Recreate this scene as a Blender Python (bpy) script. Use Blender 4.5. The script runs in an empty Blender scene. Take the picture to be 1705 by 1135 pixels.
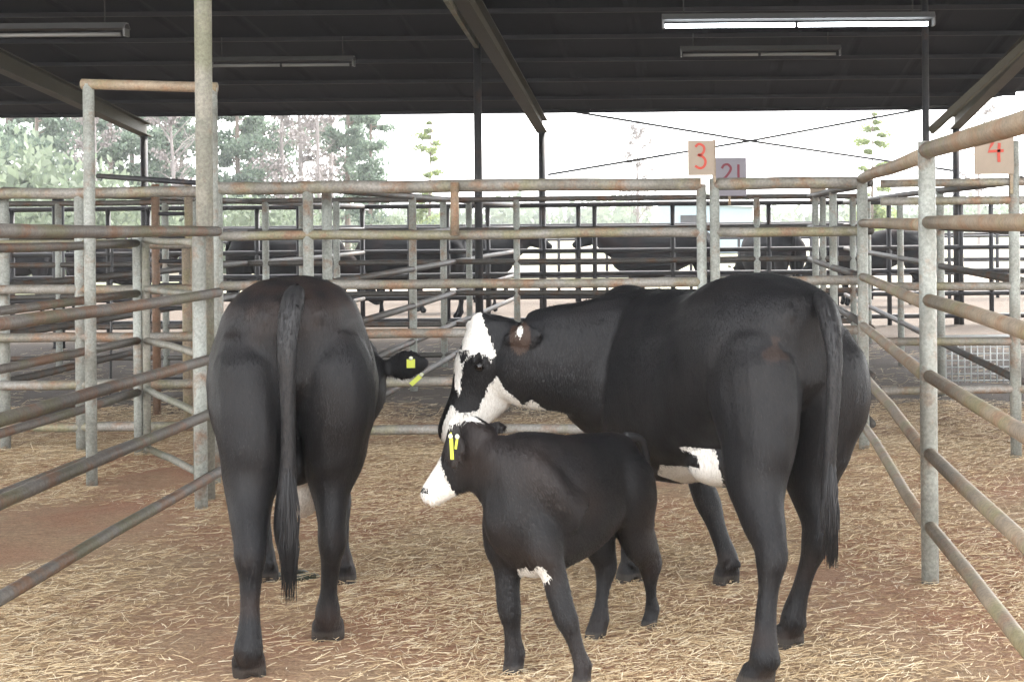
import bpy, bmesh, math, random
from mathutils import Vector, Matrix, noise
R = math.radians
random.seed(7)
S = bpy.context.scene
COL = S.collection
# ---------------------------------------------------------------- camera, world, sun, exposure
F, CX, CY, EYE, ROLL = 2400.0, 1160.0, 368.0, 1.6, R(.5)
cd = bpy.data.cameras.new('camera'); cam = bpy.data.objects.new('camera', cd); COL.objects.link(cam)
cam.location = (0, 0, EYE); cam.rotation_euler = (R(90), ROLL, 0)
cd.sensor_width = 36; cd.lens = F/1705*36
cd.shift_x = (852.5-CX)/1705; cd.shift_y = -(567.5-CY)/1705
cd.clip_start = .05; cd.clip_end = 3000
S.camera = cam
SUN_EL, SUN_AZ = 52, 35           # azimuth of the sun from +Y towards +X
W = bpy.data.worlds.new('World'); S.world = W; W.use_nodes = True
nt = W.node_tree; nt.nodes.clear()
sky = nt.nodes.new('ShaderNodeTexSky'); sky.sky_type = 'NISHITA'; sky.sun_disc = False
sky.sun_elevation = R(SUN_EL); sky.sun_rotation = R(SUN_AZ); sky.dust_density = 1; sky.air_density = 1
hs = nt.nodes.new('ShaderNodeHueSaturation'); hs.inputs['Saturation'].default_value = .10
bg = nt.nodes.new('ShaderNodeBackground'); bg.inputs['Strength'].default_value = .15
wo = nt.nodes.new('ShaderNodeOutputWorld')
nt.links.new(sky.outputs[0], hs.inputs['Color']); nt.links.new(hs.outputs[0], bg.inputs[0]); nt.links.new(bg.outputs[0], wo.inputs[0])
sl = bpy.data.lights.new('sun', 'SUN'); sl.energy = 1.5; sl.angle = R(12); sl.color = (1, .95, .88)
so = bpy.data.objects.new('sun', sl); COL.objects.link(so); so.location = (0, 0, 30)
sd = Vector((math.sin(R(SUN_AZ))*math.cos(R(SUN_EL)), math.cos(R(SUN_AZ))*math.cos(R(SUN_EL)), math.sin(R(SUN_EL))))
so.rotation_euler = sd.to_track_quat('Z', 'Y').to_euler()
S.view_settings.view_transform = 'Standard'; S.view_settings.look = 'None'
S.view_settings.exposure = 3.18; S.view_settings.gamma = 1
S.render.engine = 'CYCLES'
S.cycles.max_bounces = 6; S.cycles.diffuse_bounces = 4

# ---------------------------------------------------------------- pixel <-> place
cr, sr = math.cos(ROLL), math.sin(ROLL)
def at(px, py, Y):
    dx, dy = px-CX, py-CY
    u = dx*cr - dy*sr; v = dx*sr + dy*cr
    return Vector((u/F*Y, Y, EYE - v/F*Y))
def ground_at(px, py):
    dx, dy = px-CX, py-CY
    v = dx*sr + dy*cr
    return at(px, py, EYE*F/v)
def proj(p):
    u = p.x/p.y*F; v = (EYE-p.z)/p.y*F
    return CX + u*cr + v*sr, CY - u*sr + v*cr

# ---------------------------------------------------------------- object helpers
def link(o, parent=None):
    COL.objects.link(o)
    if parent: o.parent = parent
    return o
def obj(name, bm, mat, parent=None, smooth=True):
    me = bpy.data.meshes.new(name); bm.normal_update(); bm.to_mesh(me); bm.free()
    for m in (mat if isinstance(mat, (list, tuple)) else [mat]): me.materials.append(m)
    if smooth: me.polygons.foreach_set('use_smooth', [True]*len(me.polygons))
    return link(bpy.data.objects.new(name, me), parent)
def tag(o, label=None, cat=None, group=None, kind=None):
    if label: o['label'] = label
    if cat: o['category'] = cat
    if group: o['group'] = group
    if kind: o['kind'] = kind
    return o
def thing(name, label, cat, loc=(0, 0, 0), rz=0, group=None):
    o = bpy.data.objects.new(name, None); COL.objects.link(o); o.empty_display_size = .2
    o.location = loc; o.rotation_euler = (0, 0, rz)
    return tag(o, label, cat, group)
def add_tube(bm, pts, r, n=10, cap=True):
    pts = [Vector(p) for p in pts]
    rs = r if isinstance(r, (list, tuple)) else [r]*len(pts)
    rings = []
    side = None
    for i, p in enumerate(pts):
        t = (pts[min(i+1, len(pts)-1)] - pts[max(i-1, 0)]).normalized()
        if side is None:
            side = t.orthogonal().normalized()
        side = (side - t*side.dot(t)).normalized(); up = t.cross(side)
        rings.append([bm.verts.new(p + (side*math.cos(a) + up*math.sin(a))*rs[i]) for a in [2*math.pi*k/n for k in range(n)]])
    for a, b in zip(rings, rings[1:]):
        for k in range(n): bm.faces.new((a[k], a[(k+1) % n], b[(k+1) % n], b[k]))
    if cap:
        bm.faces.new(rings[0][::-1]); bm.faces.new(rings[-1])
def tube(pts, r, n=10):
    bm = bmesh.new(); add_tube(bm, pts, r, n); return bm
def add_box(bm, c, s, rot=None):
    c = Vector(c); m = rot or Matrix.Identity(3)
    v = [bm.verts.new(c + m @ Vector((x*s[0]/2, y*s[1]/2, z*s[2]/2))) for x in (-1, 1) for y in (-1, 1) for z in (-1, 1)]
    for f in ((0, 1, 3, 2), (4, 6, 7, 5), (0, 4, 5, 1), (2, 3, 7, 6), (0, 2, 6, 4), (1, 5, 7, 3)):
        bm.faces.new([v[i] for i in f])
def box(c, s, rot=None, bev=0):
    bm = bmesh.new(); add_box(bm, c, s, rot)
    if bev: bmesh.ops.bevel(bm, geom=bm.edges[:], offset=bev, segments=2, affect='EDGES')
    return bm
def beam(a, b, w, h):
    """a rectangular bar from a to b (w sideways, h upwards)"""
    a, b = Vector(a), Vector(b); t = (b-a).normalized()
    s = t.cross(Vector((0, 0, 1)))
    if s.length < .01: s = Vector((1, 0, 0))
    s.normalize(); u = s.cross(t)
    bm = bmesh.new(); v = []
    for p in (a, b):
        for x, y in ((-1, -1), (1, -1), (1, 1), (-1, 1)): v.append(bm.verts.new(p + s*x*w/2 + u*y*h/2))
    bm.faces.new(v[0:4][::-1]); bm.faces.new(v[4:8])
    for k in range(4): bm.faces.new((v[k], v[(k+1) % 4], v[4+(k+1) % 4], v[4+k]))
    return bm

# ---------------------------------------------------------------- materials
def new_mat(name):
    m = bpy.data.materials.new(name); m.use_nodes = True
    n = m.node_tree; b = n.nodes['Principled BSDF']
    return m, n, b
def ramp(n, src, stops):
    r = n.nodes.new('ShaderNodeValToRGB'); n.links.new(src, r.inputs[0])
    el = r.color_ramp.elements
    while len(el) < len(stops): el.new(.5)
    for e, (p, c) in zip(el, stops):
        e.position = p; e.color = (c, c, c, 1) if isinstance(c, (int, float)) else (*c, 1)
    return r.outputs[0]
def tex(n, scale, detail=4, rough=.55, stretch=None, coord='Object'):
    tc = n.nodes.new('ShaderNodeTexCoord'); src = tc.outputs[coord]
    if stretch:
        mp = n.nodes.new('ShaderNodeMapping'); mp.inputs['Scale'].default_value = stretch
        n.links.new(src, mp.inputs[0]); src = mp.outputs[0]
    t = n.nodes.new('ShaderNodeTexNoise'); t.inputs['Scale'].default_value = scale
    t.inputs['Detail'].default_value = detail; t.inputs['Roughness'].default_value = rough
    n.links.new(src, t.inputs['Vector']); return t.outputs['Fac']
def mixc(n, fac, a, b):
    m = n.nodes.new('ShaderNodeMix'); m.data_type = 'RGBA'
    for k, v in ((0, fac), (6, a), (7, b)):
        if hasattr(v, 'links'): n.links.new(v, m.inputs[k])
        elif k: m.inputs[k].default_value = (*v, 1)
        else: m.inputs[k].default_value = v
    return m.outputs[2]
def bump(n, b, h, strength=.3, dist=.01):
    bp = n.nodes.new('ShaderNodeBump'); bp.inputs['Strength'].default_value = strength; bp.inputs['Distance'].default_value = dist
    n.links.new(h, bp.inputs['Height']); n.links.new(bp.outputs[0], b.inputs['Normal'])
def plain(name, col, rough=.6, metal=0, var=.25, scale=8):
    m, n, b = new_mat(name)
    c2 = tuple(c*(1-var) for c in col)
    n.links.new(mixc(n, tex(n, scale), c2, col), b.inputs['Base Color'])
    b.inputs['Roughness'].default_value = rough; b.inputs['Metallic'].default_value = metal
    return m
def pipe_mat(name, paint, worn, rust, rust_lo=.5, rust_hi=.62, moss=None):
    m, n, b = new_mat(name)
    c = mixc(n, ramp(n, tex(n, 3.1, 5), [(.38, 0), (.62, 1)]), paint, worn)
    if moss: c = mixc(n, ramp(n, tex(n, 1.7, 6, .65), [(.5, 0), (.6, .8)]), c, moss)
    rf = ramp(n, tex(n, 4.3, 8, .68), [(rust_lo, 0), (rust_hi, 1)])
    c = mixc(n, rf, c, rust)
    sp = ramp(n, tex(n, 60, 3, .7), [(.35, .65), (.65, 1.0)])
    mm = n.nodes.new('ShaderNodeMix'); mm.data_type = 'RGBA'; mm.blend_type = 'MULTIPLY'; mm.inputs[0].default_value = 1
    n.links.new(c, mm.inputs[6]); n.links.new(sp, mm.inputs[7])
    n.links.new(mm.outputs[2], b.inputs['Base Color'])
    b.inputs['Roughness'].default_value = .62; b.inputs['Metallic'].default_value = .15
    bump(n, b, tex(n, 45, 4, .7), .35, .004)
    return m
RUST = (.30, .155, .085)
M = {}
M['post'] = pipe_mat('post_paint', (.42, .44, .40), (.27, .27, .235), (.28, .18, .12), .53, .66)
M['rail_back'] = pipe_mat('rail_grey', (.34, .32, .285), (.22, .205, .17), (.28, .17, .105), .5, .63, (.27, .25, .14))
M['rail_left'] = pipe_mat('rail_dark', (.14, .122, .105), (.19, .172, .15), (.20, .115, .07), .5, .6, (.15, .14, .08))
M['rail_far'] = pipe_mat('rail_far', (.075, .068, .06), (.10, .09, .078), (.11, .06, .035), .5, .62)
M['rail_right'] = pipe_mat('rail_rusty', (.38, .30, .21), (.27, .22, .165), (.33, .195, .115), .5, .66, (.28, .25, .13))
M['rust'] = pipe_mat('rail_rust', (.24, .15, .10), (.19, .14, .10), (.22, .12, .07), .45, .6)
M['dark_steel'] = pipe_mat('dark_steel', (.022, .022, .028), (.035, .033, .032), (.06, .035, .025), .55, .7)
M['column'] = pipe_mat('column_steel', (.22, .22, .18), (.33, .31, .26), (.26, .17, .11), .55, .7, (.2, .2, .13))
M['rafter'] = plain('rafter_steel', (.075, .066, .045), .7, 0, .4, 3)
M['wire'] = plain('galvanised_wire', (.62, .63, .62), .5, .4)
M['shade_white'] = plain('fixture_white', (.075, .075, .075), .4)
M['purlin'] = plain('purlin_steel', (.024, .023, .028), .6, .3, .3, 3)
def roof_mat():
    m, n, b = new_mat('roof_sheet')
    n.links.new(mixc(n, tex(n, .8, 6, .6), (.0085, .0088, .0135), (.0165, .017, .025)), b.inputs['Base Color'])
    b.inputs['Roughness'].default_value = .75; b.inputs['Specular IOR Level'].default_value = .12
    return m
M['roof'] = roof_mat()
M['purlin'].node_tree.nodes['Principled BSDF'].inputs['Specular IOR Level'].default_value = .15; M['purlin'].node_tree.nodes['Principled BSDF'].inputs['Metallic'].default_value = 0
def tube_mat(lit):
    m, n, b = new_mat('lamp_tube_lit' if lit else 'lamp_tube_unlit')
    b.inputs['Base Color'].default_value = (.17, .17, .165, 1); b.inputs['Roughness'].default_value = .25
    if lit:
        b.inputs['Emission Color'].default_value = (.88, .95, 1, 1); b.inputs['Emission Strength'].default_value = 2.5
    return m
M['lit'] = tube_mat(True); M['unlit'] = tube_mat(False)
def floor_mat():
    m, n, b = new_mat('bedding')
    big = ramp(n, tex(n, .55, 6, .6, coord='Object'), [(.42, 0), (.6, 1)])
    soil = mixc(n, tex(n, 9, 8, .7), (.36, .165, .085), (.64, .34, .195))
    hay = mixc(n, ramp(n, tex(n, 14, 8, .8, (1.0, 2.6, 1)), [(.35, 0), (.66, 1)]), (.29, .175, .095), (.74, .52, .30))
    c = mixc(n, big, soil, hay)
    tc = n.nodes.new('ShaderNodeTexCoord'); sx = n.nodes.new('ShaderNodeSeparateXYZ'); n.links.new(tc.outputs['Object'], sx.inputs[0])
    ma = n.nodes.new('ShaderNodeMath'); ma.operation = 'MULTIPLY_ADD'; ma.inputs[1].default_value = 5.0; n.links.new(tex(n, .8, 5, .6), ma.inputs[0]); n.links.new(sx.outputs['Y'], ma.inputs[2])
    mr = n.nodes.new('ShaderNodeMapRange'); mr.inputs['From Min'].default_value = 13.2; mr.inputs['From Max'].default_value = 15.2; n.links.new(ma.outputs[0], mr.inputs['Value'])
    mud_and_shade = mixc(n, tex(n, 6, 7, .7), (.045, .033, .023), (.14, .098, .065))  # back pens: dark manure, with the deep shade there also put into the colour
    c = mixc(n, mr.outputs[0], c, mud_and_shade)
    spk = ramp(n, tex(n, 70, 4, .8, (1, 1.8, 1)), [(.38, .55), (.6, 1)])
    mm = n.nodes.new('ShaderNodeMix'); mm.data_type = 'RGBA'; mm.blend_type = 'MULTIPLY'; mm.inputs[0].default_value = 1
    n.links.new(c, mm.inputs[6]); n.links.new(spk, mm.inputs[7]); c = mm.outputs[2]
    n.links.new(c, b.inputs['Base Color']); b.inputs['Roughness'].default_value = .95
    bump(n, b, tex(n, 22, 8, .8, (1, 2, 1)), .9, .03)
    return m
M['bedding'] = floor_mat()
def ground_mat():
    m, n, b = new_mat('outdoor_ground')
    c = mixc(n, ramp(n, tex(n, .09, 6, .6), [(.42, 0), (.6, 1)]), (.22, .19, .15), (.13, .16, .08))
    c = mixc(n, ramp(n, tex(n, 2.5, 8, .7), [(.4, 0), (.75, .6)]), c, (.22, .15, .1))
    n.links.new(c, b.inputs['Base Color']); b.inputs['Roughness'].default_value = .95
    bump(n, b, tex(n, 3, 6, .7), .6, .05)
    return m
M['ground'] = ground_mat()
def straw_mat():
    m, n, b = new_mat('straw')
    g = n.nodes.new('ShaderNodeNewGeometry')
    c = ramp(n, g.outputs['Random Per Island'], [(0, (.27, .17, .085)), (.35, (.53, .375, .21)), (.72, (.73, .565, .345)), (1, (.90, .78, .56))])
    n.links.new(c, b.inputs['Base Color']); b.inputs['Roughness'].default_value = .6
    return m
M['straw'] = straw_mat()
def coat_mat():
    """hide: colour attribute 'coat' holds white (R), brown (G), hoof/skin (B)"""
    m, n, b = new_mat('cow_coat')
    at_ = n.nodes.new('ShaderNodeAttribute'); at_.attribute_name = 'coat'
    sp = n.nodes.new('ShaderNodeSeparateColor'); n.links.new(at_.outputs['Color'], sp.inputs[0])
    blk = mixc(n, ramp(n, tex(n, 3.0, 5, .6), [(.35, 0), (.7, 1)]), (.004, .0044, .006), (.010, .0088, .0088))
    fine = tex(n, 110, 4, .75, (1.6, 1.0, .28))
    blk = mixc(n, ramp(n, fine, [(.35, 0), (.7, .75)]), blk, (.015, .014, .014))
    brn = mixc(n, fine, (.045, .026, .018), (.12, .07, .048))
    c = mixc(n, sp.outputs[1], blk, brn)
    wht = mixc(n, ramp(n, fine, [(.25, 0), (.6, 1)]), (.48, .44, .38), (.80, .78, .73))
    # ragged hair edge on the white patches
    ad = n.nodes.new('ShaderNodeMath'); ad.operation = 'MULTIPLY_ADD'; n.links.new(fine, ad.inputs[0]); ad.inputs[1].default_value = .5; ad.inputs[2].default_value = -.25
    ad2 = n.nodes.new('ShaderNodeMath'); ad2.operation = 'ADD'; n.links.new(sp.outputs[0], ad2.inputs[0]); n.links.new(ad.outputs[0], ad2.inputs[1])
    c = mixc(n, ramp(n, ad2.outputs[0], [(.42, 0), (.58, 1)]), c, wht)
    hf = mixc(n, fine, (.018, .016, .015), (.06, .05, .042))
    c = mixc(n, sp.outputs[2], c, hf)
    n.links.new(c, b.inputs['Base Color'])
    b.inputs['Roughness'].default_value = .5; b.inputs['Specular IOR Level'].default_value = .24
    bump(n, b, fine, .55, .006)
    return m
M['coat'] = coat_mat()
def far_coat():
    m, n, b = new_mat('far_cow_coat')
    n.links.new(mixc(n, ramp(n, tex(n, 2.5, 4), [(.5, 0), (.75, 1)]), (.004, .004, .005), (.016, .009, .008)), b.inputs['Base Color'])
    b.inputs['Roughness'].default_value = .8; b.inputs['Specular IOR Level'].default_value = .15
    return m
M['far_coat'] = far_coat()
def hair_mat():
    m, n, b = new_mat('cow_hair')
    at_ = n.nodes.new('ShaderNodeAttribute'); at_.attribute_name = 'coat'
    sp = n.nodes.new('ShaderNodeSeparateColor'); n.links.new(at_.outputs['Color'], sp.inputs[0])
    g = n.nodes.new('ShaderNodeNewGeometry')
    c = ramp(n, g.outputs['Random Per Island'], [(0, (.0035, .0037, .0048)), (.7, (.009, .0088, .0095)), (1, (.026, .023, .021))])
    c = mixc(n, sp.outputs[1], c, (.10, .06, .04))
    c = mixc(n, sp.outputs[0], c, (.72, .69, .63))
    n.links.new(c, b.inputs['Base Color']); b.inputs['Roughness'].default_value = .45; b.inputs['Specular IOR Level'].default_value = .3
    return m
M['hair'] = hair_mat()
M['tail_hair'] = plain('tail_hair', (.022, .021, .022), .6, 0, .7, 30)
M['eye'] = plain('eye_dark', (.008, .006, .005), .08, 0, .1)
M['tag'] = plain('tag_yellow', (.62, .68, .06), .4, 0, .12)
M['tag_shaft'] = plain('tag_white', (.75, .76, .6), .4)
M['leaf'] = None
def leaf_mat(name, a, bcol):
    m, n, b = new_mat(name)
    g = n.nodes.new('ShaderNodeNewGeometry')
    c = ramp(n, g.outputs['Random Per Island'], [(0, a), (1, bcol)])
    n.links.new(c, b.inputs['Base Color']); b.inputs['Roughness'].default_value = .6
    tr = n.nodes.new('ShaderNodeBsdfTranslucent'); n.links.new(c, tr.inputs[0])
    mx = n.nodes.new('ShaderNodeMixShader'); mx.inputs[0].default_value = .45
    n.links.new(b.outputs[0], mx.inputs[1]); n.links.new(tr.outputs[0], mx.inputs[2])
    n.links.new(mx.outputs[0], n.nodes['Material Output'].inputs[0])
    return m
M['pine'] = leaf_mat('pine_needles', (.085, .12, .09), (.18, .235, .17))
M['bush'] = leaf_mat('bush_leaves', (.11, .14, .095), (.19, .225, .155))
M['young'] = leaf_mat('spring_leaves', (.14, .19, .07), (.26, .30, .13))
M['bark'] = plain('bark', (.16, .125, .10), .9, 0, .4, 2)
M['twig'] = plain('bare_twigs', (.26, .23, .22), .9, 0, .3, 2)
M['sign_tan'] = plain('sign_tan', (.35, .285, .22), .7, 0, .35, 9)
M['sign_lilac'] = plain('sign_grey', (.27, .25, .28), .7, 0, .15)
M['red'] = plain('sign_red_paint', (.50, .06, .035), .6, 0, .3)
M['darkred'] = plain('sign_dark_red_paint', (.22, .03, .05), .6, 0, .3)
M['dung'] = plain('dung', (.03, .035, .02), .4, 0, .5, 20)

# ---------------------------------------------------------------- setting: ground and floor
def grid_sheet(x0, x1, y0, y1, nx, ny, zf):
    bm = bmesh.new(); vs = []
    for j in range(ny+1):
        vs.append([bm.verts.new((x0+(x1-x0)*i/nx, y0+(y1-y0)*j/ny, zf(x0+(x1-x0)*i/nx, y0+(y1-y0)*j/ny))) for i in range(nx+1)])
    for j in range(ny):
        for i in range(nx): bm.faces.new((vs[j][i], vs[j][i+1], vs[j+1][i+1], vs[j+1][i]))
    return bm
tag(obj('ground', grid_sheet(-900, 900, -60, 1800, 60, 60, lambda x, y: -.045), M['ground']), kind='structure')
def fz(x, y):
    e = min(1, max(0, min(x+19, 15-x, y+7, 35-y)/1.0))
    h = noise.fractal(Vector((x*.9, y*.9, 0)), 1, 2, 3)*.012 + noise.fractal(Vector((x*2.6, y*2.6, 4)), 1, 2, 2)*.010
    return -.09*(1-e) + h*e
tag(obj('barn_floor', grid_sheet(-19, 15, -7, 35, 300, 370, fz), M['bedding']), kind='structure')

BARE = [(*ground_at(60, 890).xy, .75), (*ground_at(250, 800).xy, .35), (*ground_at(1360, 960).xy, .12), (*ground_at(330, 1070).xy, .10)]
def straw(name, n, region, size, mat, lift):
    vs, fs = [], []
    for _ in range(n):
        x, y = region()
        den = noise.noise(Vector((x*.75+3, y*.5, 9)))
        if random.random() > .70 + den*1.25: continue
        if any((x-bx)**2+(y-by)**2*.5 < br*br*random.uniform(.5, 1.3) for bx, by, br in BARE): continue
        L = min(2.4, random.lognormvariate(-.25, .55))*size; w = random.uniform(.6, 1.4)*.00075*(1+y*.085)
        a = random.gauss(0, .9) if random.random() < .35 else random.uniform(0, math.pi)
        c, s = math.cos(a), math.sin(a); bend = random.gauss(0, .16); z0 = fz(x, y)+random.random()**2*lift
        tilt = random.gauss(0, .10)
        k = len(vs); px, py, ang = x, y, a
        for q in range(4):
            zz = max(z0 + tilt*L*(q/3-.3), fz(px, py)+.003)
            nx, ny = -math.sin(ang)*w, math.cos(ang)*w
            vs += [(px-nx, py-ny, zz), (px+nx, py+ny, zz+w*.8)]
            px += math.cos(ang)*L/3; py += math.sin(ang)*L/3; ang += bend
        for q in range(3): fs.append((k+2*q, k+2*q+1, k+2*q+3, k+2*q+2))
    me = bpy.data.meshes.new(name); me.from_pydata(vs, [], fs); me.materials.append(mat)
    return link(bpy.data.objects.new(name, me))
def near_region():
    y = 4.2 + 8.5*random.random()**1.25
    return random.uniform(-.52*y-.1, .26*y+.2), y
def far_region():
    y = 10 + 9*random.random()**2
    return random.uniform(-.5*y, .25*y), y
tag(straw('straw', 210000, near_region, .056, M['straw'], .022), kind='stuff')
tag(straw('straw_beyond', 9000, far_region, .16, M['straw'], .03), kind='stuff')

# ---------------------------------------------------------------- barn
EAVE_Y, EAVE_Z, PITCH = 22.0, 3.30, .122
def roof_z(y): return EAVE_Z + PITCH*(EAVE_Y-y)
barn = thing('pole_barn', 'open pole barn with dark sheet metal roof sloping down over the cattle pens', 'barn')
def roof_bm():
    bm = bmesh.new()
    # plan outline: straight eave, then a cut corner on the right
    def yend(x): return EAVE_Y if x < 3.95 else max(10, EAVE_Y - (x-3.95)*1.36)
    xs = []; x = -17.0
    while x < 11.5:
        for dx, h in ((0, 0), (.06, .014), (.10, .014), (.16, 0)): xs.append((x+dx, h))
        x += .9
    y0 = 4.2; ys = 8
    lo, hi = [], []
    for x, h in xs:
        ye = yend(x)
        lo.append([bm.verts.new((x, y0+(ye-y0)*j/ys, roof_z(y0+(ye-y0)*j/ys)+h)) for j in range(ys+1)])
        hi.append([bm.verts.new((x, y0+(ye-y0)*j/ys, roof_z(y0+(ye-y0)*j/ys)+h+.012)) for j in range(ys+1)])
    for a, b in zip(lo, lo[1:]):
        for j in range(ys): bm.faces.new((a[j], a[j+1], b[j+1], b[j]))
    for a, b in zip(hi, hi[1:]):
        for j in range(ys): bm.faces.new((a[j], b[j], b[j+1], a[j+1]))
        
    for (a, b, c, d) in zip(lo, lo[1:], hi, hi[1:]):
        bm.faces.new((a[-1], c[-1], d[-1], b[-1])); bm.faces.new((a[0], b[0], d[0], c[0]))
    return bm
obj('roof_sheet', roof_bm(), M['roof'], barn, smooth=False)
y = 4.4; k = 0
PUR = []
while y < 22.1:
    yy = min(y, 21.9); PUR.append(yy)
    xr = 11 if yy < 12.5 else 3.95 + (22-yy)/1.36
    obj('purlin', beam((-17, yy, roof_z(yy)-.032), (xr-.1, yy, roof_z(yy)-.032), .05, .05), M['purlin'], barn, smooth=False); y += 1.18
sc = bmesh.new()
for yy in PUR:
    if yy < 12: continue
    for _ in range(60):
        x = random.uniform(-11, 4); x = round(x/.3)*.3
        if random.random() < .55: add_box(sc, (x+.2, yy+.05+random.choice((0, .03)), roof_z(yy)-.016), (.014, .014, .032))
tag(obj('screw', sc, M['wire'], barn, smooth=False), kind='stuff')
def rafter(x, y0, y1, d0, d1):
    a = Vector((x, y0, roof_z(y0)-.15-d0/2)); b = Vector((x, y1, roof_z(y1)-.15-d1/2))
    bm = beam(a, b, .02, .01)
    bm.free(); bm = bmesh.new(); t = .014; w = .16
    def slab(x0, x1, z0a, z1a, z0b, z1b):
        v = [bm.verts.new(p) for p in ((x0, y0, z0a), (x1, y0, z0a), (x1, y0, z1a), (x0, y0, z1a), (x0, y1, z0b), (x1, y1, z0b), (x1, y1, z1b), (x0, y1, z1b))]
        for f in ((0, 1, 2, 3), (4, 7, 6, 5), (0, 4, 5, 1), (1, 5, 6, 2), (2, 6, 7, 3), (3, 7, 4, 0)): bm.faces.new([v[i] for i in f])
    ta, tb = a.z+d0/2, b.z+d1/2; ba, bb = a.z-d0/2, b.z-d1/2
    slab(x-.006, x+.006, ba+t, ta-t, bb+t, tb-t)
    slab(x-w/2, x+w/2, ta-t, ta, tb-t, tb)
    slab(x-w/2, x+w/2, ba, ba+t, bb, bb+t)
    bm.normal_update()
    return obj('rafter', bm, M['rafter'], barn, smooth=False)
RX = [at(247, 368, 22).x, at(905, 368, 22).x, at(1590, 368, 22).x]
for x in RX:
    rafter(x, 4.25, 21.95, .34, .20)
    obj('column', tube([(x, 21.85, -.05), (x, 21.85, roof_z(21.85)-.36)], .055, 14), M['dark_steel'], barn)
    obj('column', tube([(x, 4.4, -.05), (x, 4.4, roof_z(4.4)-.48)], .06, 14), M['column'], barn)
# the pale column on the left and the two thin dark columns
pc = ground_at(345, 832)
pt = at(333, 0, pc.y)
obj('column', tube([(pc.x, pc.y, -.05), (pc.x, pc.y, roof_z(pc.y)-.02)], [.046, .052], 18), M['column'], barn)
c2 = at(797, 368, 16.9)
obj('column', tube([(c2.x, c2.y, -.05), (c2.x, c2.y, roof_z(16.9)-.2)], .047, 12), M['dark_steel'], barn)
obj('knee_brace', beam((c2.x, c2.y, roof_z(16.9)-.25), at(742, -4, 14.2), .05, .07), M['column'], barn, smooth=False)
c3 = at(1543, 368, 15.0)
obj('column', tube([(c3.x, c3.y, -.05), (c3.x, c3.y, roof_z(15)-.02)], .036, 12), M['dark_steel'], barn)
obj('knee_brace', beam(at(1550, 218, 15.0), at(1720, 62, 14.0), .05, .075), M['rafter'], barn, smooth=False)
for a, b in (((912, 291), (1586, 172)), ((918, 180), (1586, 284))):
    pa, pb = at(*a, 21.85), at(*b, 21.85)
    obj('tie_rod', tube([pa, (pa+pb)/2 + Vector((0, .0, -.03)), pb], .018, 6), M['dark_steel'], barn)

def lamp(label, x0, x1, y, z, lit, ntubes=2, group='long tube lamps under the barn roof'):
    L = x1-x0
    t = thing('tube_lamp', label, 'lamp', ((x0+x1)/2, y, z), 0, group)
    bm = bmesh.new()
    prof = [(-.075, .0), (-.03, .055), (.03, .055), (.075, 0), (.07, -.002), (.03, .045), (-.03, .045), (-.07, -.002)]
    a = [bm.verts.new((-L/2, p, q)) for p, q in prof]; b = [bm.verts.new((L/2, p, q)) for p, q in prof]
    n = len(prof)
    for k in range(n): bm.faces.new((a[k], b[k], b[(k+1) % n], a[(k+1) % n]))
    bm.faces.new(a); bm.faces.new(b[::-1])
    obj('housing', bm, M['shade_white'], t, smooth=False)
    for s in (-1, 1): obj('end_cap', box((s*(L/2-.01), 0, -.035), (.018, .11, .07)), M['shade_white'], t, smooth=False)
    for k in range(ntubes):
        l0 = -L/2+.03 + k*(L-.06)/ntubes; l1 = l0+(L-.06)/ntubes-.03
        obj('tube', tube([(l0, 0, -.05), (l1, 0, -.05)], .02, 10), M['lit'] if lit else M['unlit'], t)
    for s in (-1, 1):
        obj('hanger', tube([(s*L*.42, 0, .05), (s*L*.42, 0, roof_z(y)-z-.02)], .006, 6), M['dark_steel'], t)
    return t
l0, l1 = at(1102, 40, 13), at(1556, 36, 13)
lamp('glowing white tube lamp, two lit tubes end to end under the roof', l0.x, l1.x, 13, l0.z+.03, True)
l0, l1 = at(1133, 88, 17.3), at(1400, 84, 17.3)
lamp('thin unlit tube lamp just below and behind the glowing one', l0.x, l1.x, 17.3, l0.z+.02, False)
l0, l1 = at(-260, 56, 13), at(212, 52, 13)
lamp('unlit tube lamp at the left edge with a shiny end', l0.x, l1.x, 13, l1.z+.02, False)
l0, l1 = at(350, 104, 17.3), at(590, 101, 17.3)
lamp('thin unlit tube lamp just right of the thick pale column', l0.x, l1.x, 17.3, l1.z+.0, False)

# ---------------------------------------------------------------- pipe fences
def wob(a, b, n=4, amp=.006):
    a, b = Vector(a), Vector(b)
    return [a.lerp(b, i/n) + (Vector((random.uniform(-amp, amp), random.uniform(-amp, amp), random.uniform(-amp, amp))) if 0 < i < n else Vector()) for i in range(n+1)]
def fence(name, label, group, a, b, heights, posts, rr, pr, rmat, pmat, ptop=None, cat='fence', n=4, top_mat=None, top_r=None, side=0):
    """a run of round pipe rails from a to b with posts at fractions"""
    a, b = Vector(a), Vector(b); a.z = b.z = 0
    t = thing(name, label, cat, a, 0, group)
    d = b-a; off = Vector((-d.y, d.x, 0)).normalized()*side*(rr+pr)
    for i, h in enumerate(heights):
        ha, hb = h if isinstance(h, tuple) else (h, h)
        r = top_r if (top_r and i == 0) else rr
        obj('rail', tube(wob(off+Vector((0, 0, ha)), d+off+Vector((0, 0, hb)), n), r, 10), (top_mat or rmat) if i == 0 else rmat, t)
    h0 = heights[0][0] if isinstance(heights[0], tuple) else heights[0]
    for f in posts:
        p = d*f
        obj('post', tube([p+Vector((0, 0, -.05)), p+Vector((0, 0, ptop or (h0-.01)))], pr, 12), pmat, t)
    return t
H6 = [1.86, 1.52, 1.17, .82, .48, .14]
BY = 10.2
P = {k: at(k, 368, BY).x for k in (-60, 513, 757, 1168, 1190, 1437)}
G1 = 'pipe rail fence runs of the near pen'
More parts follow.
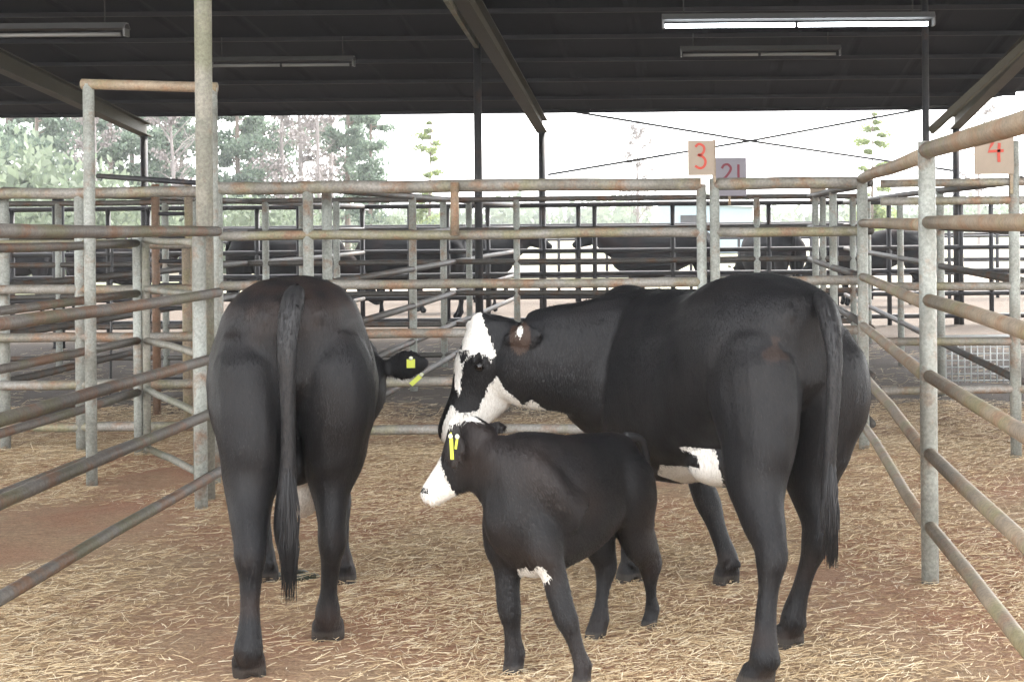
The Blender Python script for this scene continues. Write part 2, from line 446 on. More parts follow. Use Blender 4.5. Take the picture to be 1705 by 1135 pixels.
fence('pipe_fence', 'long grey pipe fence behind the cows, thick column to sign 3', G1,
      (at(362, 368, BY).x, BY, 0), (P[1168], BY, 0), H6, [0, (P[513]-at(362, 368, BY).x)/(P[1168]-at(362, 368, BY).x), 1], .034, .036, M['rail_back'], M['post'], 1.86, top_mat=M['rail_back'], top_r=.046, n=8)
# short rusty upright and joint piece on the back fence
a0 = at(757, 304, BY-.07); a1 = at(757, 392, BY-.07)
o = tag(obj('gate_hinge_pipe', tube([a0, a1], .03, 10), M['rail_right']), 'short rusty upright sleeve across the top two rails of the back fence', 'pipe')
fence('pipe_gate', 'grey pipe gate behind the large cow, between the double posts and the right corner post', G1,
      (P[1190], BY, 0), (P[1437], BY+.02, 0), H6, [0, 1], .034, .036, M['rail_back'], M['post'], 1.90, cat='gate', top_r=.044)
fence('pipe_fence', 'grey pipe fence running off to the left edge behind the tall gate frame', G1,
      (at(-140, 368, BY+.1).x, BY+.1, 0), (at(355, 368, BY+.1).x, BY+.1, 0), [1.84, 1.47, 1.15, .81, .47, .17], [0, .55, 1], .034, .036, M['rail_back'], M['post'], 1.84, n=6, top_r=.04)
# right side fence: corner post, near post, then towards the camera
cp = ground_at(1439, 747); np_ = ground_at(1549, 972)
dirn = (np_-cp).normalized()
farp = at(1705, 895, 2400*1.0/527)
near_end = Vector((np_.x + (farp.x-np_.x)*1.9, np_.y + (farp.y-np_.y)*1.9, 0))
fence('pipe_fence', 'side fence panel of rusty rails between the right corner post and the near pale post', G1,
      (cp.x, cp.y, 0), (np_.x, np_.y, 0), [(1.885, 1.885), (1.575, 1.575), (1.20, 1.225), (.86, .90), (.52, .56), (.16, .24)], [0], .030, .037, M['rail_right'], M['post'], 1.90, top_r=.036)
fence('pipe_fence', 'nearest right hand fence, tall pale post and thick rusty rails running off the edge', G1,
      (np_.x, np_.y, 0), near_end, [1.90, 1.585, 1.245, .915, .575, .255], [0, 1], .029, .0385, M['rail_right'], M['post'], 1.94, top_r=.038)
# left side fence
le = at(0, 960, 3.6*1.6)
ld = Vector((pc.x-.02, pc.y-.08, 0)); ln = Vector((at(0, 368, 5.72).x, 5.72, 0)); lext = ld + (ln-ld)*1.9
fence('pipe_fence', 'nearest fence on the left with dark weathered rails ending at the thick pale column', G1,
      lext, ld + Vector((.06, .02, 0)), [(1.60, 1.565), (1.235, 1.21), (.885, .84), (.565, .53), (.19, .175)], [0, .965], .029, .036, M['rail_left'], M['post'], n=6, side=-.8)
# alley fence further left and gate leaf
ap = ground_at(232, 757)
fence('pipe_fence', 'lower alley fence seen behind the nearest left fence, ending at a short lichen covered post', G1,
      (ap.x-.05, 3.2, 0), (ap.x, ap.y, 0), [1.48, 1.13, .80, .44, .10], [0, 1], .028, .034, M['rail_left'], M['post'], 1.52, n=6)
gp = at(326, 368, 9.0)
fence('pipe_gate', 'narrow pipe gate of short pale rails inside the tall gate frame', G1,
      (ap.x+.06, ap.y-.01, 0), (gp.x, gp.y, 0), [(1.50, 1.49), (1.16, 1.165), (.80, .80), (.46, .43), (.05, .06)], [0, 1], .024, .026, M['column'], M['column'], 1.50, cat='gate')
# tall portal frame
pl = ground_at(153, 806); z_top = at(150, 140, pl.y).z; prx = at(355, 368, pl.y).x
t = thing('pipe_portal', 'tall pale rectangular pipe frame round the alley gate beside the thick column', 'gate frame', (pl.x, pl.y, 0))
w = prx-pl.x
obj('post', tube([(0, 0, -.05), (0, 0, z_top)], .034, 12), M['post'], t)
obj('post', tube([(w, 0, -.05), (w, 0, z_top-.03)], .032, 12), M['post'], t)
obj('crossbar', tube([(-.04, 0, z_top), (w+.03, 0, z_top-.03)], .033, 12), M['rail_right'], t)
# rusty ladder gate behind the portal
g0, g1 = at(259, 368, 12.2), at(314, 368, 12.2)
t = thing('rusty_gate', 'narrow rusty orange gate standing behind the tall gate frame', 'gate', (g0.x, 12.2, 0))
for x in (0, g1.x-g0.x): obj('upright', tube([(x, 0, -.02), (x, 0, 1.95)], .034, 10), M['rust'] if x == 0 else M['rail_right'], t)
for h in (1.9, 1.7, 1.5, 1.3, 1.1, .9, .6, .3): obj('rail', tube([(0, 0, h), (g1.x-g0.x, 0, h)], .017, 8), M['dark_steel'], t)
a, b = at(163, 293, 11.3), at(347, 306, 10.6)
tag(obj('drop_bar', tube([a, b], .02, 8), M['dark_steel']), 'thin dark bar sloping across the inside of the tall gate frame', 'bar')

# fences behind
G2 = 'pipe fence runs in the pens behind'
def far_fence(label, x0, x1, y, hs, px_posts, rr=.03, pr=.036, rm='rail_back', pm='post', top=None, cat='fence', n=4):
    fr = [(at(p, 368, y).x - x0)/(x1-x0) for p in px_posts]
    return fence('pipe_fence', label, G2, (x0, y, 0), (x1, y, 0), hs, [f for f in fr if -.01 <= f <= 1.01], rr, pr, M[rm], M[pm], top, cat, n)
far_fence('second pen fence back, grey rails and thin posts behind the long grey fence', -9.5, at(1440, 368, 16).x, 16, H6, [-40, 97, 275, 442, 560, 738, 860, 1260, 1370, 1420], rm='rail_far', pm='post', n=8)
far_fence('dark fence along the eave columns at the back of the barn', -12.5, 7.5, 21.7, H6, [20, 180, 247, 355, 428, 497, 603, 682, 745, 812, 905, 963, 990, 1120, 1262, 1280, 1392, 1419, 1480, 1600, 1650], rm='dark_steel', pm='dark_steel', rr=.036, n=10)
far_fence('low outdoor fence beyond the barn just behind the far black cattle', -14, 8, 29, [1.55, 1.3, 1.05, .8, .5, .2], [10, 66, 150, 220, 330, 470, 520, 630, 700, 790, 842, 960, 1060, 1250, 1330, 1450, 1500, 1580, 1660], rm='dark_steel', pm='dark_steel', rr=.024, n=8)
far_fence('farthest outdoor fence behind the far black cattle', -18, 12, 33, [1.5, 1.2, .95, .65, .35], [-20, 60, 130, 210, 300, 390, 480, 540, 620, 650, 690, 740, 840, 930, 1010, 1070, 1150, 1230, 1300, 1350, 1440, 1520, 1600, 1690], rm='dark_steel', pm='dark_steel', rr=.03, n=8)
def cross(label, x, y0, y1, fr, hs=H6, rm='rail_far', pm='post', x2=None):
    return fence('pipe_fence', label, G2, (x, y0, 0), (x if x2 is None else x2, y1, 0), hs, fr, .03, .036, M[rm], M[pm], None)
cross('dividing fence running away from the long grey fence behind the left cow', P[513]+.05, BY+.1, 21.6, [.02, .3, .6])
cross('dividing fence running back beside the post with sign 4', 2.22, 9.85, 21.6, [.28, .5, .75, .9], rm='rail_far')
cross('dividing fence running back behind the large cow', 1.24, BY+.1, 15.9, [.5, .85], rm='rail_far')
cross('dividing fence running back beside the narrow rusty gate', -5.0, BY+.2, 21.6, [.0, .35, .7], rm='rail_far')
fence('pipe_fence', 'back fence of the neighbouring pen at the far right under sign 4', G2,
      (cp.x+.08, 9.67, 0), (4.6, 9.67, 0), [1.84, 1.72, 1.15, .78, .45], [(2.13-cp.x-.08)/(4.6-cp.x-.08), 1], .028, .037, M['rail_back'], M['post'], 2.12)

# short stub posts
sp = ground_at(213, 750)
tag(obj('stub_post', tube([(sp.x, sp.y+1.2, -.05), (sp.x, sp.y+1.2, 1.48)], .032, 10), M['rail_right']), 'rusty tan post just left of the lichen covered gate post', 'post')
sp2 = at(181, 368, 13)
tag(obj('stake', tube([(sp2.x, 13, -.02), (sp2.x+.03, 13, 1.5)], .012, 6), M['shade_white']), 'thin white stake seen between the gate frame post and the alley gate', 'stake')
dk = at(97, 368, 19)
tag(obj('thick_post', tube([(dk.x, 19, -.05), (dk.x, 19, 2.0)], .075, 12), M['dark_steel']), 'thick dark post far behind on the left', 'post')

# wire panel in the right hand pen
t = thing('wire_panel', 'low welded wire mesh panel standing in the right hand pen', 'wire panel', (at(1572, 368, 14).x, 14, 0))
Lw = at(1690, 368, 14).x - at(1572, 368, 14).x
obj('frame', tube([(0, 0, .01), (0, 0, .46), (Lw, 0, .46), (Lw, 0, .01)], .016, 8), M['wire'], t)
bm = bmesh.new()
for i in range(1, 11): add_tube(bm, [(Lw*i/11, 0, .01), (Lw*i/11, 0, .46)], .007, 5)
for i in range(0, 7): add_tube(bm, [(0, .006, .03+.065*i), (Lw, .006, .03+.065*i)], .007, 5)
obj('mesh', bm, M['wire'], t)

# ---------------------------------------------------------------- painted number signs
DIG = {'3': [[(.15, .88), (.4, 1), (.72, .9), (.75, .72), (.6, .58), (.35, .54), (.65, .48), (.85, .3), (.75, .08), (.45, 0), (.12, .1)]],
       '2': [[(.12, .78), (.3, .97), (.6, 1), (.82, .82), (.75, .6), (.45, .3), (.1, .03), (.9, .03)]],
       '1': [[(.5, 1), (.5, 0)]],
       '4': [[(.45, 1), (.3, .7), (.12, .42), (.9, .45)], [(.68, .75), (.64, .3), (.66, 0)]]}
def add_stroke(bm, pts, w, y):
    pts = [Vector((p[0], y, p[1])) for p in pts]; n = len(pts); L, Rr = [], []
    for i in range(n):
        t = (pts[min(i+1, n-1)]-pts[max(i-1, 0)]).normalized(); s = Vector((-t.z, 0, t.x))*w/2
        L.append((bm.verts.new(pts[i]+s), bm.verts.new(pts[i]+s+Vector((0, -.002, 0)))))
        Rr.append((bm.verts.new(pts[i]-s), bm.verts.new(pts[i]-s+Vector((0, -.002, 0)))))
    for i in range(n-1):
        bm.faces.new((L[i][1], L[i+1][1], Rr[i+1][1], Rr[i][1])); bm.faces.new((L[i][0], Rr[i][0], Rr[i+1][0], L[i+1][0]))
        bm.faces.new((L[i][0], L[i+1][0], L[i+1][1], L[i][1])); bm.faces.new((Rr[i][0], Rr[i][1], Rr[i+1][1], Rr[i+1][0]))
def catm(pts, k=5):
    out = []
    for i in range(len(pts)-1):
        p0, p1, p2, p3 = pts[max(i-1, 0)], pts[i], pts[i+1], pts[min(i+2, len(pts)-1)]
        for q in range(k):
            t = q/k
            out.append(tuple(.5*((2*b)+(-a+c)*t+(2*a-5*b+4*c-d)*t*t+(-a+3*b-3*c+d)*t**3) for a, b, c, d in zip(p0, p1, p2, p3)))
    out.append(tuple(pts[-1])); return out
def sign(label, px0, py0, px1, py1, y, text, bmat, pmat, sw=.022, dig=None, yaw=0, bracket=True):
    a, b = at(px0, py0, y), at(px1, py1, y); w, h = b.x-a.x, a.z-b.z
    t = thing('number_sign', label, 'sign', ((a.x+b.x)/2, y, b.z), R(yaw), 'numbered pen signs')
    obj('board', box((0, 0, h/2), (w, .018, h), None, .002), bmat, t, smooth=False)
    bm = bmesh.new()
    cells = dig or [(w*-.3, h*.15, w*.6, h*.7)]
    for ch, (x, z, cw, chh) in zip(text, cells):
        for st in DIG[ch]:
            pts = [(x+p*cw, z+q*chh) for p, q in st]
            add_stroke(bm, catm(pts) if ch in '32' else pts, sw, -.0115)
    obj('number', bm, pmat, t, smooth=False)
    return t
t = sign('tan square sign with a red number 3 on top of the double posts', 1145, 234, 1190, 292, 10.12, '3', M['sign_tan'], M['red'], .017, [(-.055, .05, .10, .17)])
obj('bracket', box((.093, .022, .10), (.018, .025, .30)), M['rail_right'], t, smooth=False)
t = sign('grey lilac sign with a dark red number 21 just right of the sign 3', 1186, 263, 1243, 326, 15.9, '21', M['sign_lilac'], M['darkred'], .026, [(-.10, .155, .14, .19), (.05, .155, .1, .19)])
obj('bracket', box((0, .03, -.0), (.03, .03, .2)), M['rail_right'], t, smooth=False)
t = sign('peach sign with a red number 4 half behind the top rail at the far right', 1622, 214, 1688, 290, 9.6, '4', M['sign_tan'], M['red'], .02, [(-.055, .08, .13, .17)])
obj('bracket', box((.12, .03, .0), (.02, .03, .26)), M['rail_right'], t, smooth=False)
sg = at(1362, 334, 21.6)
tag(obj('small_board', box((sg.x, 21.6, sg.z+.1), (.24, .02, .22)), M['sign_tan'], smooth=False), 'small blank pinkish board on the dark fence at the back', 'board')

# ---------------------------------------------------------------- cattle
def ring_loft(bm, st, ref, n=18, k=5, power=2.0, flip=False):
    """st: list of (x,y,z, ra, rb) ; ref = sideways direction of the section"""
    pts = catm(st, k); ref = Vector(ref); rings = []
    for i, q in enumerate(pts):
        p = Vector(q[:3]); a = Vector(pts[max(i-1, 0)][:3]); b = Vector(pts[min(i+1, len(pts)-1)][:3])
        t = (b-a).normalized(); s = (ref - t*ref.dot(t)).normalized(); u = t.cross(s)
        rg = []
        for j in range(n):
            an = 2*math.pi*j/n; c, d = math.cos(an), math.sin(an)
            e = 2/power
            rg.append(bm.verts.new(p + s*math.copysign(abs(c)**e, c)*max(q[3], .002) + u*math.copysign(abs(d)**e, d)*max(q[4], .002)))
        rings.append(rg)
    for a, b in zip(rings, rings[1:]):
        for j in range(n): bm.faces.new((a[j], a[(j+1) % n], b[(j+1) % n], b[j]))
    bm.faces.new(rings[0][::-1]); bm.faces.new(rings[-1])
def blob(bm, c, r, rot=None):
    m = Matrix.Translation(c) @ (rot.to_4x4() if rot else Matrix.Identity(4)) @ Matrix.Diagonal((*r, 1))
    bmesh.ops.create_icosphere(bm, subdivisions=3, radius=1, matrix=m)
def voxelise(bm, name, vox, smooth=9):
    bmesh.ops.recalc_face_normals(bm, faces=bm.faces[:])
    me = bpy.data.meshes.new(name); bm.to_mesh(me); bm.free()
    o = bpy.data.objects.new(name, me); COL.objects.link(o)
    r = o.modifiers.new('r', 'REMESH'); r.mode = 'VOXEL'; r.voxel_size = vox
    s = o.modifiers.new('s', 'SMOOTH'); s.iterations = smooth; s.factor = .5
    dg = bpy.context.evaluated_depsgraph_get()
    m2 = bpy.data.meshes.new_from_object(o.evaluated_get(dg))
    cn = [(v.co.copy(), v.normal.copy()) for v in m2.vertices]
    m2.vertices.foreach_set('co', [c for q, n in cn for c in (q + n*(noise.noise(q*4.5)*.013 + noise.noise(q*11+Vector((7, 3, 1)))*.0035))])
    bpy.data.objects.remove(o); m2.materials.clear(); m2.materials.append(M['coat'])
    m2.polygons.foreach_set('use_smooth', [True]*len(m2.polygons))
    m2.name = name
    return m2
def leg(bm, anchor, foot, ztop, st, s=1.0):
    """st: (dx, dy, z, ra, rb); the leg bends towards the foot"""
    out = []
    for dx, dy, z, ra, rb in st:
        w = min(1, max(0, (ztop - z)/(ztop-.12*s)))
        out.append((anchor[0]*(1-w)+foot[0]*w+dx, anchor[1]*(1-w)+foot[1]*w+dy, z, ra, rb))
    ring_loft(bm, out, (1, 0, 0), 16, 5, 2.1)
def hoof(bm, foot, s, toe=(0, 1)):
    d = Vector((toe[0], toe[1], 0)).normalized(); sd_ = Vector((d.y, -d.x, 0))
    for k in (-1, 1):
        c = Vector((foot[0], foot[1], 0)) + sd_*k*.031*s
        blob(bm, Vector((foot[0], foot[1], .105*s)) + sd_*k*.026*s - d*.05*s, (.015*s, .016*s, .022*s))
        ring_loft(bm, [(c.x, c.y, .085*s, .023*s, .040*s), (c.x+d.x*.012*s, c.y+d.y*.012*s, .045*s, .026*s, .050*s), (c.x+d.x*.025*s, c.y+d.y*.025*s, -.004, .027*s, .062*s)], sd_, 12, 4, 2.2)
HIND = [(0, .04, 1.20, .10, .15), (.0, .03, 1.08, .145, .21), (.005, .0, .93, .148, .205), (.01, .0, .80, .125, .175), (.005, .0, .68, .105, .140),
        (0, -.035, .58, .070, .095), (0, -.08, .49, .053, .072), (0, -.09, .43, .055, .068), (0, -.068, .34, .041, .047), (0, -.045, .23, .036, .041), (0, -.032, .15, .044, .047), (0, -.028, .12, .048, .051), (0, -.01, .075, .041, .044), (0, 0, .05, .048, .052)]
FORE = [(0, .04, 1.16, .02, .05), (0, .02, 1.05, .06, .12), (.0, .0, .93, .088, .15), (0, 0, .78, .10, .135), (0, -.01, .66, .078, .092), (0, 0, .54, .058, .064), (0, .012, .43, .054, .057), (0, .008, .37, .052, .054), (0, 0, .29, .036, .040), (0, 0, .19, .035, .039), (0, 0, .12, .046, .049), (0, .005, .08, .043, .045), (0, .01, .05, .048, .052)]
def scaled(st, s, thin=1): return [(dx*s, dy*s, z*s, ra*s*(thin if z < .62 else 1), rb*s*(thin if z < .62 else 1)) for dx, dy, z, ra, rb in st]
TORSO = [  # y, top, bottom, half width
    (-.035, 1.27, 1.02, .07), (0, 1.335, .98, .15), (.08, 1.375, .90, .225), (.22, 1.40, .80, .288), (.42, 1.41, .70, .300), (.62, 1.375, .60, .330), (.85, 1.35, .53, .355),
    (1.08, 1.345, .51, .345), (1.28, 1.355, .53, .29), (1.44, 1.36, .58, .235), (1.58, 1.31, .66, .17), (1.68, 1.24, .76, .11)]
def make_body(name, loc, rz, s, torso, feet, neck, head, ears, vox=.0115, thin=1.0, extra=None, wide=1.0, toes=None, hipx=.155, forex=.155, sm=9):
    """head = (poll, axis, forehead_dir, length); everything in the animal's own space"""
    bm = bmesh.new()
    tors = [(0, y, (t+b)/2, hw*wide, (t-b)/2) for y, t, b, hw in torso]
    # torso sections stay upright
    pts = catm(tors, 4); rings = []
    for q in pts:
        rg = []
        for j in range(26):
            an = 2*math.pi*j/26; c, d = math.cos(an), math.sin(an)
            up = d > 0
            e = .86 if not up else .66 + .29*min(1, max(0, abs(q[1]-.22)-.12)/.6)
            x = math.copysign(abs(c)**e, c)*q[3]*(1 - (.07*d if up else .0)); z = math.copysign(abs(d)**(.86 if up else .92), d)*q[4]
            rg.append(bm.verts.new((x, q[1], q[2]+z)))
        rings.append(rg)
    for a, b in zip(rings, rings[1:]):
        for j in range(26): bm.faces.new((a[j], a[(j+1) % 26], b[(j+1) % 26], b[j]))
    bm.faces.new(rings[0][::-1]); bm.faces.new(rings[-1])
    L = torso[-2][0]; hy = torso[2][0]+.04*s; fy = torso[-4][0]+.03*s
    for i, ft in enumerate(feet):      # hind left, hind right, fore left, fore right
        sx = -1 if i % 2 == 0 else 1
        if i < 2: leg(bm, (sx*hipx*s*wide, hy), ft, 1.0*s, scaled(HIND, s, thin), s)
        else: leg(bm, (sx*forex*s*wide, fy), ft, .85*s, scaled(FORE, s, thin), s)
        hoof(bm, ft, s*1.02, toes[i] if toes else (sx*.1, 1))
    if thin < 1.05:
        for sx in (-1, 1):
            blob(bm, (sx*.08*wide, .03, 1.27), (.05, .06, .05))
            blob(bm, (sx*.155*wide, fy+.02, .98), (.075, .15, .22))
    ring_loft(bm, neck, (1, 0, 0) if not extra or 'neckref' not in extra else extra['neckref'], 20, 6)
    poll, a, u, hl = head
    a = Vector(a).normalized(); u = Vector(u); u = (u - a*u.dot(a)).normalized(); sd_ = a.cross(u)
    poll = Vector(poll); h = hl
    prof = [(-.08, -.10, .14, .16), (.0, -.115, .165, .215), (.12, -.15, .205, .26), (.27, -.19, .225, .30), (.40, -.21, .20, .31), (.55, -.195, .155, .265), (.70, -.165, .13, .205), (.84, -.14, .135, .165), (.93, -.135, .138, .145), (1.0, -.14, .11, .115), (1.03, -.145, .05, .05)]
    ring_loft(bm, [(*(poll + a*t*h + u*(o*h)), w*h, v*h) for t, o, w, v in prof], sd_, 20, 4, 2.25)
    for k in (-1, 1): # brow
        blob(bm, poll + a*.29*h + sd_*k*.17*h + u*.0*h, (.055*h, .075*h, .055*h))
    blob(bm, poll + a*.0*h + u*.0, (.10*h, .10*h, .09*h))
    for (bp, d, ln, wd, nrm) in ears:
        bp = Vector(bp); d = Vector(d).normalized(); nrm = Vector(nrm); nrm = (nrm - d*nrm.dot(d)).normalized(); wv = d.cross(nrm)
        ring_loft(bm, [(*(bp - d*.03), .018, .018), (*(bp + d*ln*.15), wd*.55, .016), (*(bp + d*ln*.45), wd, .014), (*(bp + d*ln*.75), wd*.8, .012), (*(bp + d*ln), wd*.2, .010)], wv, 14, 4)
    if extra and 'blobs' in extra:
        for c, r in extra['blobs']: blob(bm, c, r)
    return voxelise(bm, name, vox, sm), (poll, a, u, sd_, h)
def in_poly(x, y, poly):
    c = False; j = len(poly)-1
    for i in range(len(poly)):
        xi, yi = poly[i]; xj, yj = poly[j]
        if (yi > y) != (yj > y) and x < (xj-xi)*(y-yi)/(yj-yi)+xi: c = not c
        j = i
    return c
def paint(me, fn):
    at_ = me.color_attributes.new('coat', 'FLOAT_COLOR', 'POINT')
    buf = []
    for v in me.vertices:
        w, b, h = fn(v.co); buf += [w, b, h, 1]
    at_.data.foreach_set('color', buf)
def smooth_tail(name, pts, rs, parent, switch=None):
    bm = bmesh.new(); c = catm([(*p, r) for p, r in zip(pts, rs)], 6)
    add_tube(bm, [q[:3] for q in c], [q[3] for q in c], 14)
    if switch:   # strands of the tail tuft
        top, ln, r = switch; top = Vector(top)
        for k in range(240):
            a = random.random()*6.28; q = random.random()**.5
            o = Vector((math.cos(a), math.sin(a), 0))*r*q; z0 = random.uniform(0, ln*.35)
            e = top + o*random.uniform(.5, 1.1) + Vector((random.gauss(0, .006), random.gauss(0, .006), -ln*random.uniform(.75, 1.0)))
            m = top + o*1.15 + Vector((random.gauss(0, .006), 0, -z0-ln*.35))
            add_tube(bm, [top + o*.4 + Vector((0, 0, -z0)), m, e], [.0018, .0022, .0007], 4)
    o = obj(name, bm, M['tail_hair'], parent)
    if len(rs) > 4:
        bm = bmesh.new(); cc = c[:int(len(c)*.8)]; add_tube(bm, [q[:3] for q in cc], [q[3] for q in cc], 14)
        me = bpy.data.meshes.new('fringe'); bm.to_mesh(me); bm.free()
        me.color_attributes.new('coat', 'FLOAT_COLOR', 'POINT'); me.color_attributes['coat'].data.foreach_set('color', [0, 0, 0, 1]*len(me.vertices))
        hair(o, me, 4500, .019, 'tail_fringe')
    return o
def eyes(parent, H, sc=1):
    poll, a, u, sd_, h = H
    for k in (-1, 1):
        bm = bmesh.new(); blob(bm, poll + a*.33*h + sd_*k*.192*h - u*.055*h, (.040*h,)*3)
        obj('eye', bm, M['eye'], parent)
def ear_tag(parent, p, nrm, up, w, hgt):
    nrm = Vector(nrm).normalized(); up = Vector(up); up = (up-nrm*up.dot(nrm)).normalized(); s_ = up.cross(nrm)
    rot = Matrix((s_, nrm, up)).transposed()
    bm = bmesh.new(); add_box(bm, Vector(p), (w, .003, hgt), rot); add_box(bm, Vector(p)+up*hgt*.6, (w*.45, .003, hgt*.35), rot)
    t = obj('ear_tag', bm, M['tag'], parent, smooth=False)
    bm = bmesh.new(); blob(bm, Vector(p)+up*hgt*.6+nrm*.004, (.009, .005, .009)); obj('stud', bm, M['tag_shaft'], t)
def hair(parent, me, n, ln, name='hair', skip=None):
    me.calc_loop_triangles()
    tr = me.loop_triangles; at_ = me.color_attributes['coat'].data
    import bisect, itertools
    acc = list(itertools.accumulate(t.area for t in tr)); tot = acc[-1]
    vs, fs, cs = [], [], []
    co = [v.co for v in me.vertices]
    for _ in range(n):
        t = tr[min(len(tr)-1, bisect.bisect(acc, random.random()*tot))]
        a, b, c = t.vertices; u, v = random.random(), random.random()
        if u+v > 1: u, v = 1-u, 1-v
        p = co[a]*(1-u-v) + co[b]*u + co[c]*v; nn = t.normal
        if p.z < .08: continue
        k_ = noise.noise_vector(p*2.2)
        d = Vector((k_.x*.7, -.35 + k_.y*.7, -1)); d = d - nn*d.dot(nn)
        if d.length < .15: d = Vector((k_.x, -1, 0)); d = d - nn*d.dot(nn)
        d.normalize(); d = (d + nn*random.uniform(.06, .30)).normalized()
        L = ln*random.uniform(.5, 1.3); w = nn.cross(d).normalized()*.0011
        k = len(vs); p = p - nn*.001
        vs += [p-w, p+w, p+d*L*.6+w*.7+nn*.001, p+d*L*.6-w*.7+nn*.001, p+d*L]
        fs += [(k, k+1, k+2, k+3), (k+3, k+2, k+4)]
        cc = tuple(at_[a].color); cs += [cc]*5
    m2 = bpy.data.meshes.new(name); m2.from_pydata(vs, [], fs); m2.materials.append(M['hair'])
    at2 = m2.color_attributes.new('coat', 'FLOAT_COLOR', 'POINT')
    at2.data.foreach_set('color', [x for c in cs for x in c])
    return link(bpy.data.objects.new(name, m2), parent)
def loc_fn(loc, rz):
    m = Matrix.Translation(loc) @ Matrix.Rotation(rz, 4, 'Z'); return m, m.inverted()

# ---- the left cow, seen from behind
A_LOC = Vector((at(486, 470, 5.32).x, 5.32, 0)); A_RZ = R(15.5)
mA, iA = loc_fn(A_LOC, A_RZ)
def g(inv, px, py): v = inv @ ground_at(px, py); return (v.x, v.y)
fA = [g(iA, 417, 1126), g(iA, 546, 1064), None, g(iA, 572, 972)]
fA[2] = (-.13, 1.22)
earA = iA @ at(640, 604, 6.75); earAd = (iA @ at(712, 600, 6.7)) - earA
hdir = Vector((-.35, .45, -.95))
pollA = earA + Vector((-.07, .04, .04))
neckA = [(0, 1.30, 1.03, .19, .30), (.0, 1.52, 1.02, .16, .24), (.06, 1.68, .98, .13, .18), (pollA.x-.02, pollA.y-.05, pollA.z-.03, .10, .13)]
meA, HA = make_body('body', A_LOC, A_RZ, 1.0, TORSO, fA, neckA, (pollA, (-.2, .6, -.75), (.1, .7, .55), .50),
    [(earA - earAd.normalized()*.03, earAd, .25, .075, (0, -1, .25)), (pollA + Vector((-.14, .02, 0)), (-1, .1, -.1), .15, .045, (0, -1, .2))],
    extra={'blobs': [(tuple(iA @ at(502, 792, 5.72)), (.10, .16, .145)), ((.0, .26, .70), (.10, .10, .10))]})
cowA = thing('cow', 'black cow on the left seen from behind, tail hanging straight down between its hind legs', 'cow', A_LOC, A_RZ)
oA = link(bpy.data.objects.new('body', meA), cowA)
UDD = iA @ at(502, 792, 5.72)
def pA(p):
    h = 1 if p.z < .055 else 0
    w = 0
    if (p - UDD).length < .20 and p.z < .78: w = .75
    n = noise.noise(p*14)
    b = 0
    if p.z > 1.15 and p.y < .6: b = max(0, .16 + n*.25) * min(1, (p.z-1.15)*5)
    if p.z < .55: b = max(b, noise.noise(p*9)*.5*(.55-p.z)/.55)
    return w, b, h
paint(meA, pA)
hair(cowA, meA, 60000, .018)
tA = [iA @ at(497, 478, 5.50), iA @ at(488, 492, 5.30), iA @ at(478, 560, 5.20), iA @ at(479, 650, 5.20), iA @ at(480, 740, 5.22), iA @ at(478, 800, 5.24), iA @ at(474, 870, 5.26), iA @ at(474, 915, 5.27)]
smooth_tail('tail', tA, [.020, .040, .036, .028, .026, .034, .040, .022], cowA, (tA[4], .56, .030))
ear_tag(cowA, iA @ at(684, 600, 6.64), iA.to_3x3() @ Vector((.1, -1, .1)), (.0, 0, 1), .038, .04)
ear_tag(cowA, iA @ at(692, 628, 6.66), iA.to_3x3() @ Vector((.1, -1, .5)), (.6, 0, .6), .022, .06)
eyes(cowA, HA); cowA.location.z = -.014

# ---- the large cow on the right, head turned to lick the calf
B_LOC = Vector((at(1345, 470, 5.25).x, 5.25, 0)); B_RZ = R(30)
mB, iB = loc_fn(B_LOC, B_RZ)
fB = [g(iB, 1264, 1142), g(iB, 1314, 1076), g(iB, 1052, 968), g(iB, 1212, 972)]
poll_w = at(802, 530, 6.12); pollB = iB @ poll_w
Ra = iB.to_3x3()
axB = Ra @ Vector((-.36, -.03, -.93)); upB = Ra @ Vector((-.86, -.42, .36))
nk = [iB @ at(1090, 592, 6.30), iB @ at(1010, 592, 6.17), iB @ at(940, 592, 6.12), iB @ at(868, 592, 6.13), iB @ at(838, 575, 6.16)]
neckB = [(*nk[0], .21, .315), (*nk[1], .185, .275), (*nk[2], .145, .235), (*nk[3], .125, .19), (*nk[4], .10, .13)]
earB = iB @ at(850, 556, 6.02)
TB = [(y, t-(.035 if y > 1.2 else .02 if y > .6 else 0), b, hw*(.93 if y > .6 else 1.02)) for y, t, b, hw in TORSO]
meB, HB = make_body('body', B_LOC, B_RZ, 1.0, TB, fB, neckB, (pollB, axB, upB, .52),
    [(earB, Ra @ Vector((.86, -.30, .10)), .15, .05, Ra @ Vector((.2, -1, 0))), (pollB + Ra @ Vector((-.06, .10, -.03)), Ra @ Vector((-.3, .9, -.1)), .07, .035, Ra @ Vector((-1, -.3, 0)))],
    extra={'neckref': Ra @ Vector((0, 1, 0)), 'blobs': [(tuple(iB @ at(1015, 618, 6.22)), (.24, .26, .27)), ((-.06, .50, .68), (.15, .18, .115)), ((-.02, .30, .72), (.12, .12, .10))]},
    toes=[(-.2, 1), (-.2, 1), (-.1, 1), (.1, 1)], vox=.0095, sm=12)
cowB = thing('cow', 'large black cow on the right turning its white patched face back to lick the calf', 'cow', B_LOC, B_RZ)
oB = link(bpy.data.objects.new('body', meB), cowB)
FACE = [(776, 500), (800, 512), (812, 545), (827, 585), (818, 592), (800, 582), (780, 588), (768, 612), (766, 650), (757, 640), (757, 612), (748, 640), (741, 652), (736, 620), (740, 575), (760, 540)]
SPOT1 = [(764, 560), (770, 562), (769, 576), (762, 576)]
SPOT2 = [(763, 580), (782, 576), (776, 592), (768, 602)]
